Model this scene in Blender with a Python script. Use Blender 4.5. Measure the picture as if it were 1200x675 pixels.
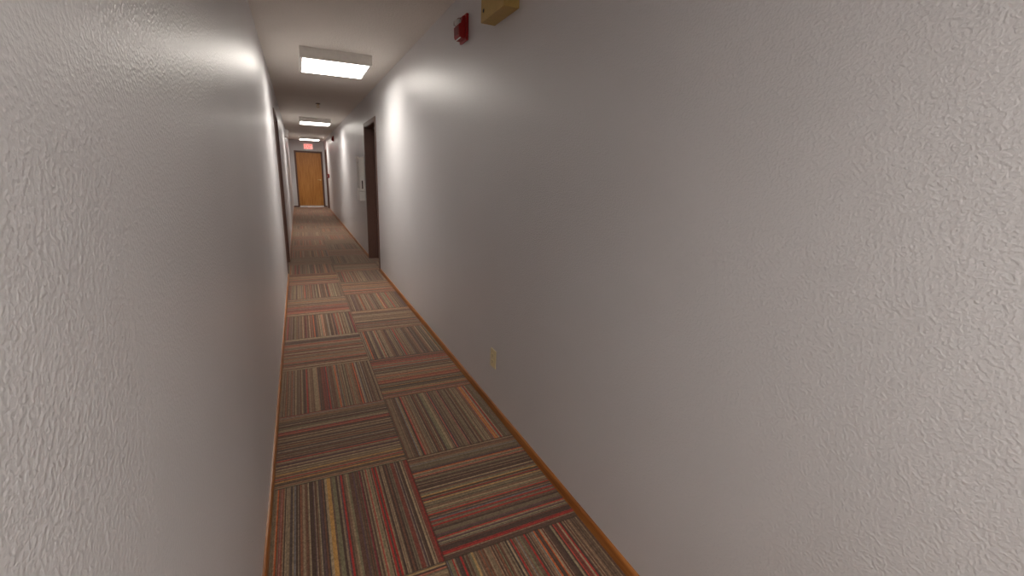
import bpy, bmesh, math, random
from mathutils import Matrix, Vector

C = bpy.context.scene.collection
SC = bpy.context.scene
for o in list(bpy.data.objects):
    bpy.data.objects.remove(o)

# ------------------------------------------------------------------ camera, world, exposure
W = 1.2057          # corridor width
H = 2.44            # ceiling height
Y_END = 17.88       # far wall
Y_BACK = -4.6       # wall behind the photographer
TILE = 0.6217       # carpet tile
X_SEAM, Y_ROW = 0.6057, 1.8131

cam_d = bpy.data.cameras.new('camera')
cam = bpy.data.objects.new('camera', cam_d)
C.objects.link(cam)
SC.camera = cam
cam_d.sensor_width = 36.0
cam_d.lens = 494.47 / 1200 * 36
cam_d.shift_x = 27.54 / 1200
cam_d.clip_start = 0.02
yaw, pit, rol = 0.42052, 0.26014, 0.03283
fw = Vector((math.sin(yaw) * math.cos(pit), math.cos(yaw) * math.cos(pit), -math.sin(pit)))
rt = Vector((math.cos(yaw), -math.sin(yaw), 0))
up = rt.cross(fw)
r2 = math.cos(rol) * rt + math.sin(rol) * up
u2 = -math.sin(rol) * rt + math.cos(rol) * up
M = Matrix((r2, u2, -fw)).transposed().to_4x4()
M.translation = (0.2123, 0, 1.38396)
cam.matrix_world = M

world = bpy.data.worlds.new('world')
SC.world = world
world.use_nodes = True
world.node_tree.nodes['Background'].inputs[0].default_value = (0.5, 0.5, 0.52, 1)
world.node_tree.nodes['Background'].inputs[1].default_value = 0.3

SC.view_settings.view_transform = 'Standard'
SC.view_settings.look = 'None'
SC.view_settings.gamma = 1.0
SC.view_settings.use_curve_mapping = False
SC.view_settings.exposure = 1.33
LAMP_STRENGTH = 5.7          # glow of each lens
LAMP_POWER = 2.8             # light each lens throws downwards, watts
LAMP_COLOR = (1.0, 0.935, 0.85)
SC.cycles.max_bounces = 16
SC.cycles.diffuse_bounces = 10
SC.cycles.glossy_bounces = 6

# ------------------------------------------------------------------ material helpers
def lin(r, g, b):
    def f(c):
        c /= 255.0
        return c / 12.92 if c <= 0.04045 else ((c + 0.055) / 1.055) ** 2.4
    return (f(r), f(g), f(b), 1.0)

class N:
    """small node-graph writer"""
    def __init__(self, name):
        self.m = bpy.data.materials.new(name)
        self.m.use_nodes = True
        self.t = self.m.node_tree
        self.b = self.t.nodes['Principled BSDF']
    def node(self, kind, **kw):
        n = self.t.nodes.new(kind)
        for k, v in kw.items():
            setattr(n, k, v)
        return n
    def put(self, sock, v):
        if isinstance(v, bpy.types.NodeSocket):
            self.t.links.new(v, sock)
        elif v is not None:
            sock.default_value = v
    def math(self, op, a, b=None, c=None):
        n = self.node('ShaderNodeMath', operation=op)
        for i, v in enumerate((a, b, c)):
            if v is not None:
                self.put(n.inputs[i], v)
        return n.outputs[0]
    def xyz(self, x, y, z=0.0):
        n = self.node('ShaderNodeCombineXYZ')
        self.put(n.inputs[0], x); self.put(n.inputs[1], y); self.put(n.inputs[2], z)
        return n.outputs[0]
    def white(self, vec):
        n = self.node('ShaderNodeTexWhiteNoise', noise_dimensions='3D')
        self.put(n.inputs['Vector'], vec)
        return n.outputs['Value']
    def noise(self, vec, scale, detail=2, rough=0.5):
        n = self.node('ShaderNodeTexNoise')
        self.put(n.inputs['Vector'], vec)
        n.inputs['Scale'].default_value = scale
        n.inputs['Detail'].default_value = detail
        n.inputs['Roughness'].default_value = rough
        return n.outputs[0]
    def coord(self, which='Object'):
        return self.node('ShaderNodeTexCoord').outputs[which]
    def sep(self, vec):
        n = self.node('ShaderNodeSeparateXYZ')
        self.put(n.inputs[0], vec)
        return n.outputs
    def scaled(self, vec, s):
        n = self.node('ShaderNodeMapping')
        self.put(n.inputs[0], vec)
        n.inputs['Scale'].default_value = s
        return n.outputs[0]
    def mix(self, fac, a, b, blend='MIX'):
        n = self.node('ShaderNodeMix', data_type='RGBA', blend_type=blend)
        self.put(n.inputs[0], fac); self.put(n.inputs[6], a); self.put(n.inputs[7], b)
        return n.outputs[2]
    def ramp(self, fac, stops, interp='LINEAR'):
        n = self.node('ShaderNodeValToRGB')
        n.color_ramp.interpolation = interp
        e = n.color_ramp.elements
        while len(e) < len(stops):
            e.new(0.5)
        for i, (p, c) in enumerate(stops):
            e[i].position = p
            e[i].color = c
        self.put(n.inputs[0], fac)
        return n.outputs[0]
    def bump(self, h, strength, dist):
        n = self.node('ShaderNodeBump')
        n.inputs['Strength'].default_value = strength
        n.inputs['Distance'].default_value = dist
        self.put(n.inputs['Height'], h)
        self.t.links.new(n.outputs[0], self.b.inputs['Normal'])
    def set(self, **kw):
        for k, v in kw.items():
            self.put(self.b.inputs[k.replace('_', ' ')], v)
        return self

def plain(name, col, rough=0.5, metal=0.0, vary=0.06, bump=0.0, bscale=200, spec=0.5):
    n = N(name)
    f = n.noise(n.coord(), 35, 3)
    dark = tuple(c * (1 - vary) for c in col[:3]) + (1,)
    lite = tuple(min(1, c * (1 + vary)) for c in col[:3]) + (1,)
    n.set(Base_Color=n.ramp(f, [(0.3, dark), (0.7, lite)]), Roughness=rough, Metallic=metal)
    n.b.inputs['Specular IOR Level'].default_value = spec
    if bump:
        n.bump(n.noise(n.coord(), bscale, 2), bump, 0.001)
    return n.m

def painted_wall(name, col, rough, bump, bscale, spec=0.5):
    """rolled paint over orange-peel texture"""
    n = N(name)
    co = n.coord()
    a = n.noise(co, bscale, 2, 0.45)
    b = n.noise(co, bscale * 0.42, 1, 0.5)
    blob = n.ramp(a, [(0.36, (0, 0, 0, 1)), (0.70, (1, 1, 1, 1))], 'EASE')
    h = n.math('ADD', n.math('MULTIPLY', blob, 0.8), n.math('MULTIPLY', b, 0.25))
    large = n.noise(co, 1.3, 2)
    dark = tuple(c * 0.975 for c in col[:3]) + (1,)
    lite = tuple(min(1, c * 1.025) for c in col[:3]) + (1,)
    n.set(Base_Color=n.ramp(large, [(0.3, dark), (0.7, lite)]), Roughness=rough)
    n.b.inputs['Specular IOR Level'].default_value = spec
    n.bump(h, bump, 0.0022)
    return n.m

def carpet_material():
    n = N('striped_carpet_tile')
    X, Y, _ = n.sep(n.coord())
    u = n.math('DIVIDE', n.math('SUBTRACT', X, X_SEAM), TILE)
    v = n.math('DIVIDE', n.math('SUBTRACT', Y, Y_ROW), TILE)
    iu, iv = n.math('FLOOR', u), n.math('FLOOR', v)
    fu, fv = n.math('SUBTRACT', u, iu), n.math('SUBTRACT', v, iv)
    par = n.math('FLOORED_MODULO', n.math('ADD', iu, iv), 2.0)
    ipar = n.math('SUBTRACT', 1.0, par)
    s = n.math('ADD', n.math('MULTIPLY', fu, ipar), n.math('MULTIPLY', fv, par))
    t = n.math('ADD', n.math('MULTIPLY', fv, ipar), n.math('MULTIPLY', fu, par))
    h1 = n.white(n.xyz(iu, iv, 3.7))
    h2 = n.white(n.xyz(iu, iv, 9.1))
    S = n.math('ADD', n.math('MULTIPLY', s, TILE), n.math('MULTIPLY', n.math('FLOOR', n.math('MULTIPLY', h1, 40)), 2.0))
    T = n.math('MULTIPLY', t, TILE)
    # bands about 24 mm, cords about 7 mm, hairline cords about 3.5 mm
    warp = n.math('MULTIPLY', n.noise(n.xyz(S, 0.0, 5.0), 22, 0), 0.030)
    kb = n.math('FLOOR', n.math('DIVIDE', n.math('ADD', S, warp), 0.0215))
    kc = n.math('FLOOR', n.math('DIVIDE', S, 0.0075))
    kf = n.math('FLOOR', n.math('DIVIDE', S, 0.0038))
    rb = n.white(n.xyz(kb, 1.5, h1))
    rc = n.white(n.xyz(kc, 2.5, h1))
    rc2 = n.white(n.xyz(kc, 6.5, h1))
    rf = n.white(n.xyz(kf, 4.5, h1))
    base = n.ramp(rb, [(0.0, lin(104, 84, 68)), (0.16, lin(86, 66, 56)), (0.32, lin(126, 106, 84)),
                       (0.46, lin(96, 68, 56)), (0.58, lin(114, 100, 80)), (0.70, lin(80, 68, 64)),
                       (0.82, lin(122, 94, 74)), (0.93, lin(122, 62, 52))], 'CONSTANT')
    cords = n.ramp(rc2, [(0.0, lin(146, 126, 98)), (0.16, lin(74, 56, 50)), (0.36, lin(162, 140, 110)),
                         (0.46, lin(108, 74, 58)), (0.60, lin(118, 112, 86)), (0.74, lin(92, 70, 72)),
                         (0.86, lin(132, 84, 62))], 'CONSTANT')
    brights = n.ramp(rc2, [(0.0, lin(164, 48, 44)), (0.28, lin(188, 92, 48)), (0.44, lin(140, 52, 62)),
                           (0.58, lin(182, 138, 78)), (0.72, lin(110, 106, 104)), (0.84, lin(178, 66, 54))], 'CONSTANT')
    col = n.mix(n.math('GREATER_THAN', rc, 0.50), base, cords)
    # some tiles carry many bright cords, others almost none
    thr = n.math('SUBTRACT', 0.985, n.math('MULTIPLY', n.math('POWER', h2, 1.3), 0.19))
    col = n.mix(n.math('GREATER_THAN', rc, thr), col, brights)
    col = n.mix(n.math('MULTIPLY', n.math('GREATER_THAN', rf, 0.86), 0.55), col, lin(164, 146, 116))
    col = n.mix(n.math('MULTIPLY', n.math('LESS_THAN', rf, 0.13), 0.5), col, lin(52, 42, 38))
    # loops along each cord
    loop = n.white(n.xyz(kf, n.math('FLOOR', n.math('DIVIDE', T, 0.0055)), 0.5))
    loop2 = n.white(n.xyz(kc, n.math('FLOOR', n.math('DIVIDE', T, 0.011)), 8.5))
    g = n.math('ADD', 0.66, n.math('ADD', n.math('MULTIPLY', loop, 0.42), n.math('MULTIPLY', loop2, 0.26)))
    col = n.mix(1.0, col, n.xyz(g, g, g), 'MULTIPLY')
    # butted tile edges
    def edge(f):
        return n.math('LESS_THAN', n.math('SUBTRACT', 0.5, n.math('ABSOLUTE', n.math('SUBTRACT', f, 0.5))), 0.0055)
    col = n.mix(n.math('MULTIPLY', n.math('MAXIMUM', edge(fu), edge(fv)), 0.5), col, lin(36, 30, 27))
    n.set(Base_Color=col, Roughness=0.95)
    n.b.inputs['Specular IOR Level'].default_value = 0.15
    n.b.inputs['Sheen Weight'].default_value = 0.5
    n.b.inputs['Sheen Tint'].default_value = (1.0, 0.80, 0.68, 1)
    n.b.inputs['Sheen Roughness'].default_value = 0.5
    n.bump(n.math('ADD', loop, n.math('MULTIPLY', rc, 0.8)), 0.35, 0.002)
    return n.m

def wood_material(name, c1, c2, c3, axis, rough=0.42, scale=1.0):
    n = N(name)
    st = [26 * scale] * 3
    st[axis] = 1.3 * scale
    co = n.scaled(n.coord(), st)
    f = n.noise(co, 1.6, 4, 0.6)
    st2 = [170 * scale] * 3
    st2[axis] = 5 * scale
    g = n.noise(n.scaled(n.coord(), st2), 1.0, 2)
    col = n.ramp(f, [(0.30, c1), (0.5, c2), (0.72, c3)])
    col = n.mix(n.math('MULTIPLY', g, 0.28), col, c1)
    n.set(Base_Color=col, Roughness=rough)
    n.bump(g, 0.12, 0.0006)
    return n.m

def emissive(name, base, col, strength, rough=0.4):
    n = N(name)
    n.set(Base_Color=base, Roughness=rough)
    n.b.inputs['Emission Color'].default_value = col
    n.b.inputs['Emission Strength'].default_value = strength
    return n.m

MAT = {}
MAT['wall'] = painted_wall('taupe_eggshell_wall_paint', (0.655, 0.650, 0.665, 1), 0.345, 0.34, 150, 0.5)
MAT['ceiling'] = painted_wall('textured_ceiling_paint', (0.80, 0.755, 0.70, 1), 0.75, 0.9, 70, 0.25)
MAT['carpet'] = carpet_material()
MAT['base_wood'] = wood_material('golden_oak_trim', lin(128, 72, 28), lin(168, 104, 48), lin(192, 130, 70), 1, 0.32)
MAT['door_wood'] = wood_material('oak_veneer', lin(168, 110, 52), lin(196, 134, 66), lin(212, 154, 86), 2, 0.45)
MAT['brown_metal'] = plain('brown_enamel', lin(106, 78, 69), 0.42, 0, 0.06, 0.05)
MAT['brown_slab'] = plain('dark_brown_door_paint', lin(110, 82, 71), 0.45, 0, 0.06, 0.05)
MAT['white_metal'] = plain('white_enamel', (0.80, 0.77, 0.73, 1), 0.45, 0, 0.03)
MAT['white_plastic'] = plain('white_plastic', (0.88, 0.86, 0.83, 1), 0.4, 0, 0.03)
MAT['beige'] = plain('beige_enamel', lin(190, 160, 92), 0.5, 0, 0.05, 0.04)
MAT['ivory'] = plain('ivory_plastic', lin(226, 214, 172), 0.38, 0, 0.04)
MAT['black'] = plain('black_plastic', lin(28, 24, 22), 0.5)
MAT['red'] = plain('red_plastic', lin(158, 18, 22), 0.42, 0, 0.06)
MAT['dark_red'] = plain('dark_red_plastic', lin(110, 14, 18), 0.4, 0, 0.06)
MAT['chrome'] = plain('satin_nickel', (0.62, 0.59, 0.55, 1), 0.28, 1.0, 0.05)
MAT['brass'] = plain('satin_brass', (0.70, 0.52, 0.26, 1), 0.3, 1.0, 0.05)
MAT['alu'] = plain('brushed_aluminium', (0.80, 0.78, 0.76, 1), 0.38, 0.6, 0.05)
MAT['lens'] = emissive('lit_prismatic_lens', (0.8, 0.8, 0.8, 1), LAMP_COLOR + (1,), LAMP_STRENGTH)
MAT['lens_bright'] = emissive('lit_prismatic_lens_boosted', (0.8, 0.8, 0.8, 1), LAMP_COLOR + (1,), LAMP_STRENGTH * 1.4)  # rear lens only, glow boosted to lift the near walls
MAT['sign_face'] = emissive('lit_sign_face', (0.8, 0.72, 0.7, 1), lin(255, 150, 140), 0.35)
MAT['sign_red'] = emissive('lit_red_letters', (0.6, 0.05, 0.05, 1), (1.0, 0.06, 0.05, 1), 0.9)
g_ = N('clear_plastic')
g_.set(Base_Color=(0.95, 0.95, 0.95, 1), Roughness=0.08, IOR=1.49)
g_.b.inputs['Transmission Weight'].default_value = 0.85
MAT['clear'] = g_.m
g_ = N('dark_glass')
g_.set(Base_Color=g_.ramp(g_.noise(g_.coord(), 8), [(0.3, lin(70, 62, 60)), (0.7, lin(92, 82, 78))]), Roughness=0.12)
MAT['dark_glass'] = g_.m

# ------------------------------------------------------------------ mesh helpers
def BM():
    return bmesh.new()

def box(bm, x0, x1, y0, y1, z0, z1, bevel=0.0, seg=2):
    xs, ys, zs = sorted((x0, x1)), sorted((y0, y1)), sorted((z0, z1))
    vs = [bm.verts.new((x, y, z)) for z in zs for y in ys for x in xs]
    idx = [(0, 2, 3, 1), (4, 5, 7, 6), (0, 1, 5, 4), (2, 6, 7, 3), (0, 4, 6, 2), (1, 3, 7, 5)]
    fs = [bm.faces.new([vs[i] for i in f]) for f in idx]
    if bevel:
        es = list({e for f in fs for e in f.edges})
        bmesh.ops.bevel(bm, geom=es, offset=bevel, segments=seg, affect='EDGES', profile=0.5)
    return bm

def cyl(bm, c, axis, r, depth, seg=24, r2=None):
    """cylinder or cone centred at c along axis ('X','Y','Z')"""
    rot = {'X': Matrix.Rotation(math.pi / 2, 4, 'Y'), 'Y': Matrix.Rotation(-math.pi / 2, 4, 'X'), 'Z': Matrix()}[axis]
    bmesh.ops.create_cone(bm, cap_ends=True, segments=seg, radius1=r, radius2=r if r2 is None else r2,
                          depth=depth, matrix=Matrix.Translation(c) @ rot)
    return bm

def prism(bm, pts, axis, a, b):
    """extrude a polygon: pts are the two remaining coordinates in xyz order"""
    def mk(p, q):
        l = list(p)
        l.insert({'X': 0, 'Y': 1, 'Z': 2}[axis], q)
        return bm.verts.new(l)
    va = [mk(p, a) for p in pts]
    vb = [mk(p, b) for p in pts]
    bm.faces.new(va[::-1]); bm.faces.new(vb)
    n = len(pts)
    for i in range(n):
        bm.faces.new((va[i], va[(i + 1) % n], vb[(i + 1) % n], vb[i]))
    return bm

def tube(bm, path, r, seg=10):
    path = [Vector(p) for p in path]
    rings = []
    for i, p in enumerate(path):
        d = (path[min(i + 1, len(path) - 1)] - path[max(i - 1, 0)]).normalized()
        a = d.orthogonal().normalized() if i == 0 else (prev - d * prev.dot(d)).normalized()
        prev = a
        b = d.cross(a)
        rings.append([bm.verts.new(p + r * (math.cos(k * 2 * math.pi / seg) * a + math.sin(k * 2 * math.pi / seg) * b)) for k in range(seg)])
    for i in range(len(rings) - 1):
        for k in range(seg):
            bm.faces.new((rings[i][k], rings[i][(k + 1) % seg], rings[i + 1][(k + 1) % seg], rings[i + 1][k]))
    bm.faces.new(rings[0][::-1]); bm.faces.new(rings[-1])
    return bm

def obj(name, bm, mat, parent=None, smooth=False):
    bmesh.ops.recalc_face_normals(bm, faces=bm.faces)
    me = bpy.data.meshes.new(name)
    bm.to_mesh(me)
    bm.free()
    if smooth:
        for p in me.polygons:
            p.use_smooth = True
    me.materials.append(MAT[mat] if isinstance(mat, str) else mat)
    o = bpy.data.objects.new(name, me)
    C.objects.link(o)
    if parent:
        o.parent = parent
    return o

def tag(o, label, cat, group=None, kind=None):
    o['label'] = label
    o['category'] = cat
    if group:
        o['group'] = group
    if kind:
        o['kind'] = kind
    return o

def thing(name, label, cat, loc=(0, 0, 0), rotz=0.0, group=None, kind=None):
    o = bpy.data.objects.new(name, None)
    o.empty_display_size = 0.05
    C.objects.link(o)
    o.location = loc
    o.rotation_euler = (0, 0, rotz)
    return tag(o, label, cat, group, kind)

def dup(root, loc, label, rotz=None):
    def cp(o, par):
        c = o.copy()
        C.objects.link(c)
        if par:
            c.parent = par
        for ch in list(o.children):
            cp(ch, c)
        return c
    r = cp(root, None)
    r.location = loc
    if rotz is not None:
        r.rotation_euler = (0, 0, rotz)
    r['label'] = label
    return r

# ------------------------------------------------------------------ the corridor shell
WT = 0.22                                            # wall thickness
DOOR_Y0, DOOR_Y1, DOOR_Z = 6.09, 7.08, 2.045         # clear opening, both side doors
FAR_Y0, FAR_Y1 = 16.55, 17.43                        # side door by the far wall
FW = 0.048                                           # width of the frame faces

floor = obj('floor', box(BM(), -0.3, W + 0.3, Y_BACK, Y_END + 0.2, -0.08, 0.0), 'carpet')
tag(floor, 'carpet of striped tiles turned a quarter each, red, orange and taupe', 'floor', kind='structure')
ceiling = obj('ceiling', box(BM(), -0.3, W + 0.3, Y_BACK, Y_END + 0.2, H, H + 0.1), 'ceiling')
tag(ceiling, 'textured pale ceiling above the corridor', 'ceiling', kind='structure')

def side_wall(name, x0, x1, holes, label):
    bm = BM()
    y = Y_BACK
    for a, b in holes:
        box(bm, x0, x1, y, a, 0, H)
        box(bm, x0, x1, a, b, DOOR_Z, H)
        y = b
    box(bm, x0, x1, y, Y_END + 0.2, 0, H)
    o = obj(name, bm, 'wall')
    return tag(o, label, 'wall', kind='structure')

side_wall('wall_right', W, W + WT, [(DOOR_Y0, DOOR_Y1), (FAR_Y0, FAR_Y1)], 'long taupe textured wall on the right with outlet and red alarm')
side_wall('wall_left', -WT, 0, [(DOOR_Y0, DOOR_Y1)], 'long taupe textured wall close on the left')
END_X0, END_X1, END_Z = 0.20, 1.082, 2.012           # clear opening of the far door
bm = BM()
box(bm, 0, END_X0, Y_END, Y_END + 0.2, 0, H)
box(bm, END_X1, W, Y_END, Y_END + 0.2, 0, H)
box(bm, END_X0, END_X1, Y_END, Y_END + 0.2, END_Z, H)
tag(obj('wall_far', bm, 'wall'), 'short taupe wall closing the far end around the oak door', 'wall', kind='structure')
tag(obj('wall_near', box(BM(), 0, W, Y_BACK - 0.2, Y_BACK, 0, H), 'wall'), 'wall closing the corridor behind the viewer', 'wall', kind='structure')

# thin oak base trim with a rounded top edge
def base_trim(name, side, y0, y1, label):
    t, h = 0.012, 0.046
    prof = [(0, 0), (t, 0), (t, h - 0.012), (t * 0.86, h - 0.005), (t * 0.55, h - 0.001), (0, h)]
    pts = [((W - x) if side > 0 else x, z) for x, z in prof]
    o = obj(name, prism(BM(), pts, 'Y', y0, y1), 'base_wood')
    return tag(o, label, 'baseboard', kind='structure')

base_trim('baseboard_right', 1, Y_BACK, DOOR_Y0 - FW, 'thin oak baseboard along the near right wall')
base_trim('baseboard_right.001', 1, DOOR_Y1 + FW, FAR_Y0 - FW, 'thin oak baseboard beyond the brown doorway on the right')
base_trim('baseboard_left', -1, Y_BACK, DOOR_Y0 - FW, 'thin oak baseboard along the near left wall')
base_trim('baseboard_left.001', -1, DOOR_Y1 + FW, Y_END, 'thin oak baseboard beyond the doorway on the left')
for k, (a, b) in enumerate(((0.012, END_X0 - FW), (END_X1 + FW, W - 0.012))):
    o = obj('baseboard_far' if k == 0 else 'baseboard_far.001', box(BM(), a, b, Y_END - 0.012, Y_END, 0, 0.046, 0.003), 'brown_metal')
    tag(o, ('short dark baseboard left of the far oak door', 'short dark baseboard right of the far oak door')[k], 'baseboard', kind='structure')

# ------------------------------------------------------------------ doors
# Built in a local frame: opening from (0) to (w) along +x, wall face at y=0, room behind at +y, corridor at -y
def frame_mesh(w, h, depth, proud=0.010):
    bm = BM()
    f = FW
    for x0, x1 in ((-f, 0.004), (w - 0.004, w + f)):
        box(bm, x0, x1, -proud, 0.0, 0, h + f, 0.003)        # face on the wall
    box(bm, 0.004, w - 0.004, -proud, 0.0, h - 0.004, h + f, 0.003)
    box(bm, 0.0, 0.012, -0.002, depth, 0, h)                  # lining
    box(bm, w - 0.012, w, -0.002, depth, 0, h)
    box(bm, 0.012, w - 0.012, -0.002, depth, h - 0.012, h)
    return bm

def stop_mesh(w, h, y0, y1):
    bm = BM()
    box(bm, 0.012, 0.028, y0, y1, 0, h - 0.012, 0.002)
    box(bm, w - 0.028, w - 0.012, y0, y1, 0, h - 0.012, 0.002)
    box(bm, 0.028, w - 0.028, y0, y1, h - 0.028, h - 0.012, 0.002)
    return bm

def lever(parent, x, y, z, direction, mat):
    bm = BM()
    cyl(bm, (x, y - 0.005, z), 'Y', 0.030, 0.010, 28)
    cyl(bm, (x, y - 0.030, z), 'Y', 0.011, 0.045, 18)
    hd = obj('door_handle', bm, mat, parent)
    bm = tube(BM(), [(x, y - 0.052, z), (x + direction * 0.03, y - 0.056, z), (x + direction * 0.08, y - 0.054, z + 0.002), (x + direction * 0.115, y - 0.048, z - 0.002)], 0.009, 12)
    obj('lever', bm, mat, hd, True)

def hinge(parent, x, y, z, mat):
    bm = BM()
    cyl(bm, (x, y, z), 'Z', 0.008, 0.11, 14)
    box(bm, x - 0.003, x + 0.003, y - 0.034, y, z - 0.05, z + 0.05)
    obj('hinge', bm, mat, parent)

def side_door(name, w, loc, rotz, label, mirror=False):
    d = thing(name, label, 'door', loc, rotz, kind='structure')
    h = DOOR_Z
    obj('door_frame', frame_mesh(w, h, 0.20), 'brown_metal', d)
    obj('door_stop', stop_mesh(w, h, 0.118, 0.138), 'brown_metal', d)
    slab = obj('door_slab', box(BM(), 0.014, w - 0.014, 0.140, 0.184, 0.012, h - 0.014, 0.002), 'brown_slab', d)
    hx = 0.085 if not mirror else w - 0.085
    lever(slab, hx, 0.140, 0.98, 1 if not mirror else -1, 'chrome')
    if not mirror:
        for z in (0.26, 1.05, 1.78):
            hinge(d, w - 0.017, 0.112, z, 'brass')
    return d

# local +x -> world direction: right wall faces -x; rotate so local -y (corridor) = -x world
DW = DOOR_Y1 - DOOR_Y0
# right wall: local y+ = world +x, local x+ = world -y  (rotation -90 deg), origin at the far jamb
side_door('door_2', DW, (W, DOOR_Y1, 0), -math.pi / 2, 'dark brown doorway recessed in the right wall beside white cabinet', True)
# left wall: local y+ = world -x, local x+ = world +y (rotation +90 deg), origin at the near jamb
side_door('door_3', DW, (0, DOOR_Y0, 0), math.pi / 2, 'dark brown doorway seen edge on in the left wall')
side_door('door_4', FAR_Y1 - FAR_Y0, (W, FAR_Y1, 0), -math.pi / 2, 'dark framed doorway in the right wall next to the far end', True)

# the far oak door
EW = END_X1 - END_X0
d1 = thing('door_1', 'oak veneer door in a dark brown frame at the corridor end', 'door', (END_X0, Y_END, 0), kind='structure')
obj('door_frame', frame_mesh(EW, END_Z, 0.16), 'brown_metal', d1)
obj('door_stop', stop_mesh(EW, END_Z, 0.080, 0.100), 'brown_metal', d1)
slab = obj('door_slab', box(BM(), 0.014, EW - 0.014, 0.030, 0.074, 0.012, END_Z - 0.014, 0.002), 'door_wood', d1)
lever(slab, EW - 0.075, 0.030, 1.02, -1, 'brass')
sw = BM()
box(sw, 0.018, EW - 0.018, 0.018, 0.030, 0.014, 0.052, 0.002)
o = obj('door_sweep', sw, 'alu', slab)
o['label'] = 'pale metal strip along the door bottom'
bm = BM()
prism(bm, [(-0.012, 0.0), (0.14, 0.0), (0.12, 0.010), (0.012, 0.010)], 'X', 0.012, EW - 0.012)
obj('threshold', bm, 'alu', d1)

# ------------------------------------------------------------------ ceiling lights
def ceiling_light(loc, label):
    t = thing('ceiling_light', label, 'ceiling light', loc, group='corridor ceiling lights')
    w, l, h = 0.315, 0.335, 0.090
    bm = BM()
    r = 0.024
    box(bm, -w, w, -l, l, -0.012, 0.0)                              # top pan
    box(bm, -w, w, -l, -l + 0.010, -h, -0.012, 0.002)
    box(bm, -w, w, l - 0.010, l, -h, -0.012, 0.002)
    box(bm, -w, -w + 0.010, -l + 0.010, l - 0.010, -h, -0.012, 0.002)
    box(bm, w - 0.010, w, -l + 0.010, l - 0.010, -h, -0.012, 0.002)
    obj('housing', bm, 'white_metal', t)
    bm = BM()                                                       # lens door frame
    box(bm, -w + 0.010, w - 0.010, -l + 0.010, -l + r, -h - 0.001, -h + 0.010, 0.002)
    box(bm, -w + 0.010, w - 0.010, l - r, l - 0.010, -h - 0.001, -h + 0.010, 0.002)
    box(bm, -w + 0.010, -w + r, -l + r, l - r, -h - 0.001, -h + 0.010, 0.002)
    box(bm, w - r, w - 0.010, -l + r, l - r, -h - 0.001, -h + 0.010, 0.002)
    obj('lens_frame', bm, 'white_metal', t)
    o = obj('diffuser', box(BM(), -w + r, w - r, -l + r, l - r, -h + 0.001, -h + 0.006), 'lens', t)
    o['label'] = 'glowing white prismatic lens'
    ld = bpy.data.lights.new('lamp_glow', 'AREA')
    ld.shape = 'RECTANGLE'
    ld.size, ld.size_y = 2 * (w - r), 2 * (l - r)
    ld.spread = math.radians(125)
    ld.energy = LAMP_POWER
    ld.color = LAMP_COLOR
    lo = bpy.data.objects.new('lamp_glow', ld)
    C.objects.link(lo)
    lo.parent = t
    lo.location = (0, 0, -h - 0.002)
    return t

LX = 0.623
L1 = ceiling_light((LX, 4.82, H), 'square box ceiling light with glowing lens, nearest and largest')
dup(L1, (LX + 0.02, 10.48, H), 'square box ceiling light glowing midway down the corridor')
dup(L1, (LX + 0.04, 16.10, H), 'farthest box ceiling light glowing just before the exit sign')
LB = dup(L1, (LX - 0.02, -0.85, H), 'box ceiling light overhead behind the viewer')
for ch in LB.children:                                              # extra strength added here to brighten the near walls
    if ch.name.startswith('diffuser'):
        ch.data = ch.data.copy()
        ch.data.materials[0] = MAT['lens_bright']
    elif ch.type == 'LIGHT':
        ch.data = ch.data.copy()
        ch.data.energy = LAMP_POWER * 1.4

# sprinkler head between the first two lights
t = thing('sprinkler_head', 'small dark sprinkler head on the ceiling between two lights', 'sprinkler', (0.606, 7.97, H))
obj('escutcheon', cyl(BM(), (0, 0, -0.006), 'Z', 0.040, 0.012, 24, 0.030), 'brown_metal', t)
bm = BM()
cyl(bm, (0, 0, -0.022), 'Z', 0.011, 0.022, 16)
tube(bm, [(-0.009, 0, -0.03), (-0.018, 0, -0.042), (-0.012, 0, -0.056), (0, 0, -0.062)], 0.003, 8)
tube(bm, [(0.009, 0, -0.03), (0.018, 0, -0.042), (0.012, 0, -0.056), (0, 0, -0.062)], 0.003, 8)
obj('sprinkler_body', bm, 'brass', t)
bm = cyl(BM(), (0, 0, -0.064), 'Z', 0.018, 0.003, 20)
for k in range(10):
    a = k * math.pi / 5
    box(bm, 0.022 * math.cos(a) - 0.004, 0.022 * math.cos(a) + 0.004, 0.022 * math.sin(a) - 0.003, 0.022 * math.sin(a) + 0.003, -0.0655, -0.0625)
obj('deflector', bm, 'brass', t)

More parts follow.
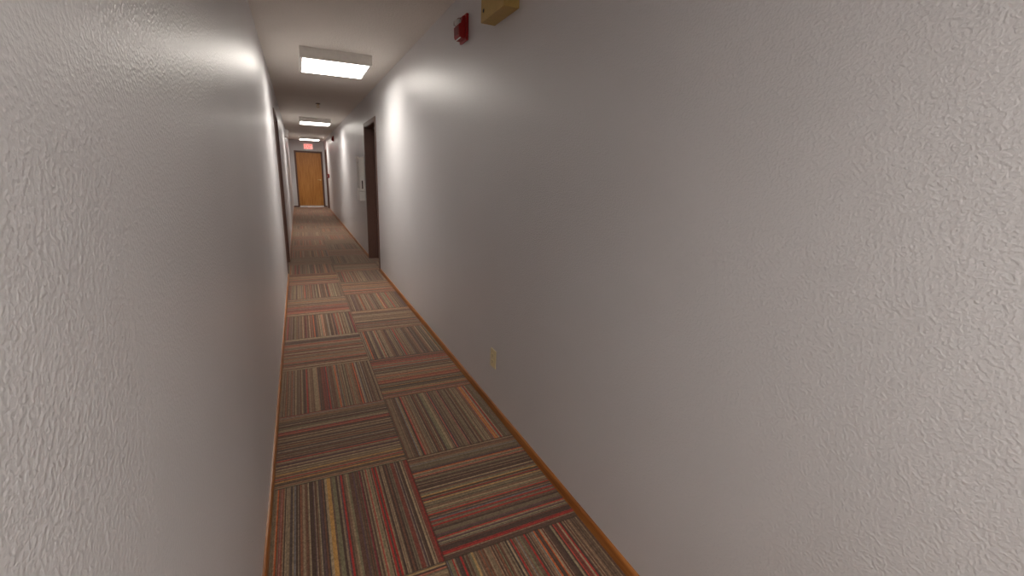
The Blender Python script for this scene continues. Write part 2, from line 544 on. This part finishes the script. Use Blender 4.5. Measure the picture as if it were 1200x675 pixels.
# ------------------------------------------------------------------ things on the right wall
# local frame for right-wall things: +y local along -world y?  keep world axes, wall face at x=0 local, corridor at -x
def horn_strobe(loc, label):
    t = thing('fire_alarm_horn', label, 'fire alarm', loc, group='red fire alarm horns on the right wall')
    hh, hw = 0.072, 0.058
    obj('mounting_plate', box(BM(), -0.016, 0, -hw, hw, -hh, hh, 0.004), 'red', t)
    # body: sloping chin and recess for the strobe
    bm = BM()
    prof = [(-0.016, 0.060), (-0.016, -0.060), (-0.044, -0.060), (-0.056, -0.046), (-0.058, 0.012), (-0.040, 0.018), (-0.036, 0.056)]
    prism(bm, prof, 'Y', -0.046, 0.046)
    bmesh.ops.bevel(bm, geom=bm.edges[:], offset=0.003, segments=2, affect='EDGES')
    body = obj('horn_body', bm, 'red', t)
    bm = BM()
    for k in range(5):
        z = -0.040 + k * 0.010
        box(bm, -0.0605, -0.055, -0.032, 0.032, z, z + 0.004, 0.001)
    obj('grille', bm, 'dark_red', body)
    bm = BM()
    prism(bm, [(-0.036, 0.052), (-0.036, 0.020), (-0.058, 0.016), (-0.066, 0.026), (-0.060, 0.046)], 'Y', -0.030, 0.038)
    bmesh.ops.bevel(bm, geom=bm.edges[:], offset=0.004, segments=3, affect='EDGES')
    o = obj('strobe_lens', bm, 'clear', t, True)
    o['label'] = 'clear strobe lens'
    bm = cyl(BM(), (-0.044, 0.004, 0.035), 'Y', 0.006, 0.05, 12)
    obj('flash_tube', bm, 'white_plastic', o)
    o = obj('chin_highlight', box(BM(), -0.050, -0.044, -0.046, 0.046, -0.0615, -0.0570, 0.001), 'white_plastic', body)  # white strip stands in for the highlight along the lower edge
    o['label'] = 'pale strip painted as a highlight under the horn'
    return t

h1 = horn_strobe((W, 2.690, 2.231), 'red fire alarm horn with clear strobe, near, beside beige box')
dup(h1, (W, 13.07, 2.235), 'far red fire alarm horn high on the right wall beyond the doorway')

# beige emergency battery unit at the top edge of the picture
t = thing('emergency_light_box', 'beige metal emergency light box high on the near right wall', 'emergency light', (W, 2.113, 2.132))
bm = box(BM(), -0.080, 0, -0.136, 0.136, 0, 0.20, 0.003)
body = obj('box_body', bm, 'beige', t)
obj('cover_seam', box(BM(), -0.0815, -0.0775, -0.130, 0.130, 0.150, 0.152), 'black', body)
bm = cyl(BM(), (-0.081, 0.098, 0.046), 'X', 0.0085, 0.004, 18)
o = obj('test_button', bm, 'black', t)
o['label'] = 'small dark button hole'
obj('button_rim', cyl(BM(), (-0.0803, 0.098, 0.046), 'X', 0.0125, 0.0025, 20), 'beige', o)

# duplex outlet
t = thing('wall_outlet', 'ivory duplex power outlet low on the right wall', 'outlet', (W, 2.110, 0.330))
bm = box(BM(), -0.0075, 0, -0.036, 0.036, -0.058, 0.058, 0.004, 3)
obj('cover_plate', bm, 'ivory', t)
for s in (-1, 1):
    bm = BM()
    pts = []
    for k in range(28):
        a = k * 2 * math.pi / 28
        pts.append((0.0165 * math.cos(a), s * 0.0195 + max(-0.0125, min(0.0125, 0.0165 * math.sin(a)))))
    prism(bm, pts, 'X', -0.0095, -0.004)
    r = obj('receptacle', bm, 'ivory', t)
    bm = BM()
    box(bm, -0.0098, -0.0090, -0.0075, -0.0055, s * 0.0195 - 0.001, s * 0.0195 + 0.007)
    box(bm, -0.0098, -0.0090, 0.0055, 0.0075, s * 0.0195 - 0.001, s * 0.0195 + 0.007)
    cyl(bm, (-0.0094, 0, s * 0.0195 - 0.0065), 'X', 0.0026, 0.0009, 12)
    obj('slots', bm, 'black', r)
obj('screw', cyl(BM(), (-0.0078, 0, 0), 'X', 0.0032, 0.002, 14), 'chrome', t)

# slim white cabinet beyond the right doorway
t = thing('wall_cabinet', 'narrow white wall cabinet with dark slots beside the right doorway', 'cabinet', (W, 7.47, 0.92))
bm = BM()
box(bm, -0.008, 0, -0.175, 0.175, 0.0, 0.70, 0.003)
box(bm, -0.062, -0.006, -0.150, 0.150, 0.155, 0.68, 0.004)
obj('cabinet_body', bm, 'white_plastic', t)
bm = BM()
box(bm, -0.078, -0.062, -0.152, -0.118, 0.155, 0.68, 0.002)
box(bm, -0.078, -0.062, 0.118, 0.152, 0.155, 0.68, 0.002)
box(bm, -0.078, -0.062, -0.118, 0.118, 0.61, 0.68, 0.002)
box(bm, -0.078, -0.062, -0.118, 0.118, 0.155, 0.20, 0.002)
box(bm, -0.076, -0.062, -0.030, 0.030, 0.20, 0.61, 0.002)
dr = obj('cabinet_door', bm, 'white_plastic', t)
for a, b in ((-0.118, -0.030), (0.030, 0.118)):
    obj('door_pane', box(BM(), -0.069, -0.063, a, b, 0.20, 0.61), 'dark_glass', dr)
lb = obj('lower_box', box(BM(), -0.088, -0.006, -0.158, 0.158, 0.0, 0.145, 0.006), 'white_plastic', t)
o = obj('side_slot', box(BM(), -0.044, -0.024, -0.1515, -0.1495, 0.19, 0.32), 'dark_glass', t)
o['label'] = 'dark slot in the near side'
obj('top_bracket', box(BM(), -0.095, -0.070, -0.10, 0.156, 0.66, 0.70, 0.004), 'white_plastic', dr)

# red pull station by the far end
t = thing('fire_alarm_pull', 'small red fire alarm pull station low on the right wall by the far door', 'fire alarm', (W, 15.80, 1.20))
obj('station_body', box(BM(), -0.050, 0, -0.048, 0.048, -0.065, 0.065, 0.006), 'red', t)
bm = BM()
box(bm, -0.062, -0.048, -0.034, 0.034, -0.006, 0.012, 0.003)
box(bm, -0.058, -0.048, -0.010, 0.010, -0.040, -0.004, 0.002)
obj('pull_bar', bm, 'white_plastic', t)

# small white unit on the left wall far down
t = thing('emergency_light', 'small white box high on the left wall far down the corridor', 'emergency light', (0, 12.0, 2.13))
obj('light_body', box(BM(), 0, 0.075, -0.15, 0.15, 0, 0.11, 0.008), 'white_plastic', t)
for s in (-1, 1):
    bm = BM()
    cyl(bm, (0.052, s * 0.095, 0.140), 'Y', 0.042, 0.05, 24, 0.034)
    box(bm, 0.042, 0.062, s * 0.095 - 0.012, s * 0.095 + 0.012, 0.10, 0.12)
    obj('lamp_head', bm, 'white_plastic', t)

# ------------------------------------------------------------------ exit sign over the far door
t = thing('exit_sign', 'lit red exit sign on the wall above the far oak door', 'exit sign', (0.655, Y_END, 2.115))
obj('sign_housing', box(BM(), -0.165, 0.165, -0.050, 0, 0, 0.205, 0.006), 'white_plastic', t)
obj('sign_face', box(BM(), -0.152, 0.152, -0.0535, -0.049, 0.013, 0.192, 0.001), 'sign_face', t)
cu = bpy.data.curves.new('exit_text', 'FONT')
cu.body = 'EXIT'
cu.size = 0.175
cu.align_x = 'CENTER'
cu.extrude = 0.0015
cu.offset = 0.004
tmp = bpy.data.objects.new('exit_text', cu)
C.objects.link(tmp)
dg = bpy.context.evaluated_depsgraph_get()
me = bpy.data.meshes.new_from_object(tmp.evaluated_get(dg))
bpy.data.objects.remove(tmp)
me.transform(Matrix.Translation((0, -0.0545, 0.042)) @ Matrix.Rotation(math.pi / 2, 4, 'X') @ Matrix.Diagonal((0.66, 1, 1, 1)))
me.materials.clear()
me.materials.append(MAT['sign_red'])
lo = bpy.data.objects.new('lettering', me)
C.objects.link(lo)
lo.parent = t
lo['label'] = 'red letters EXIT'
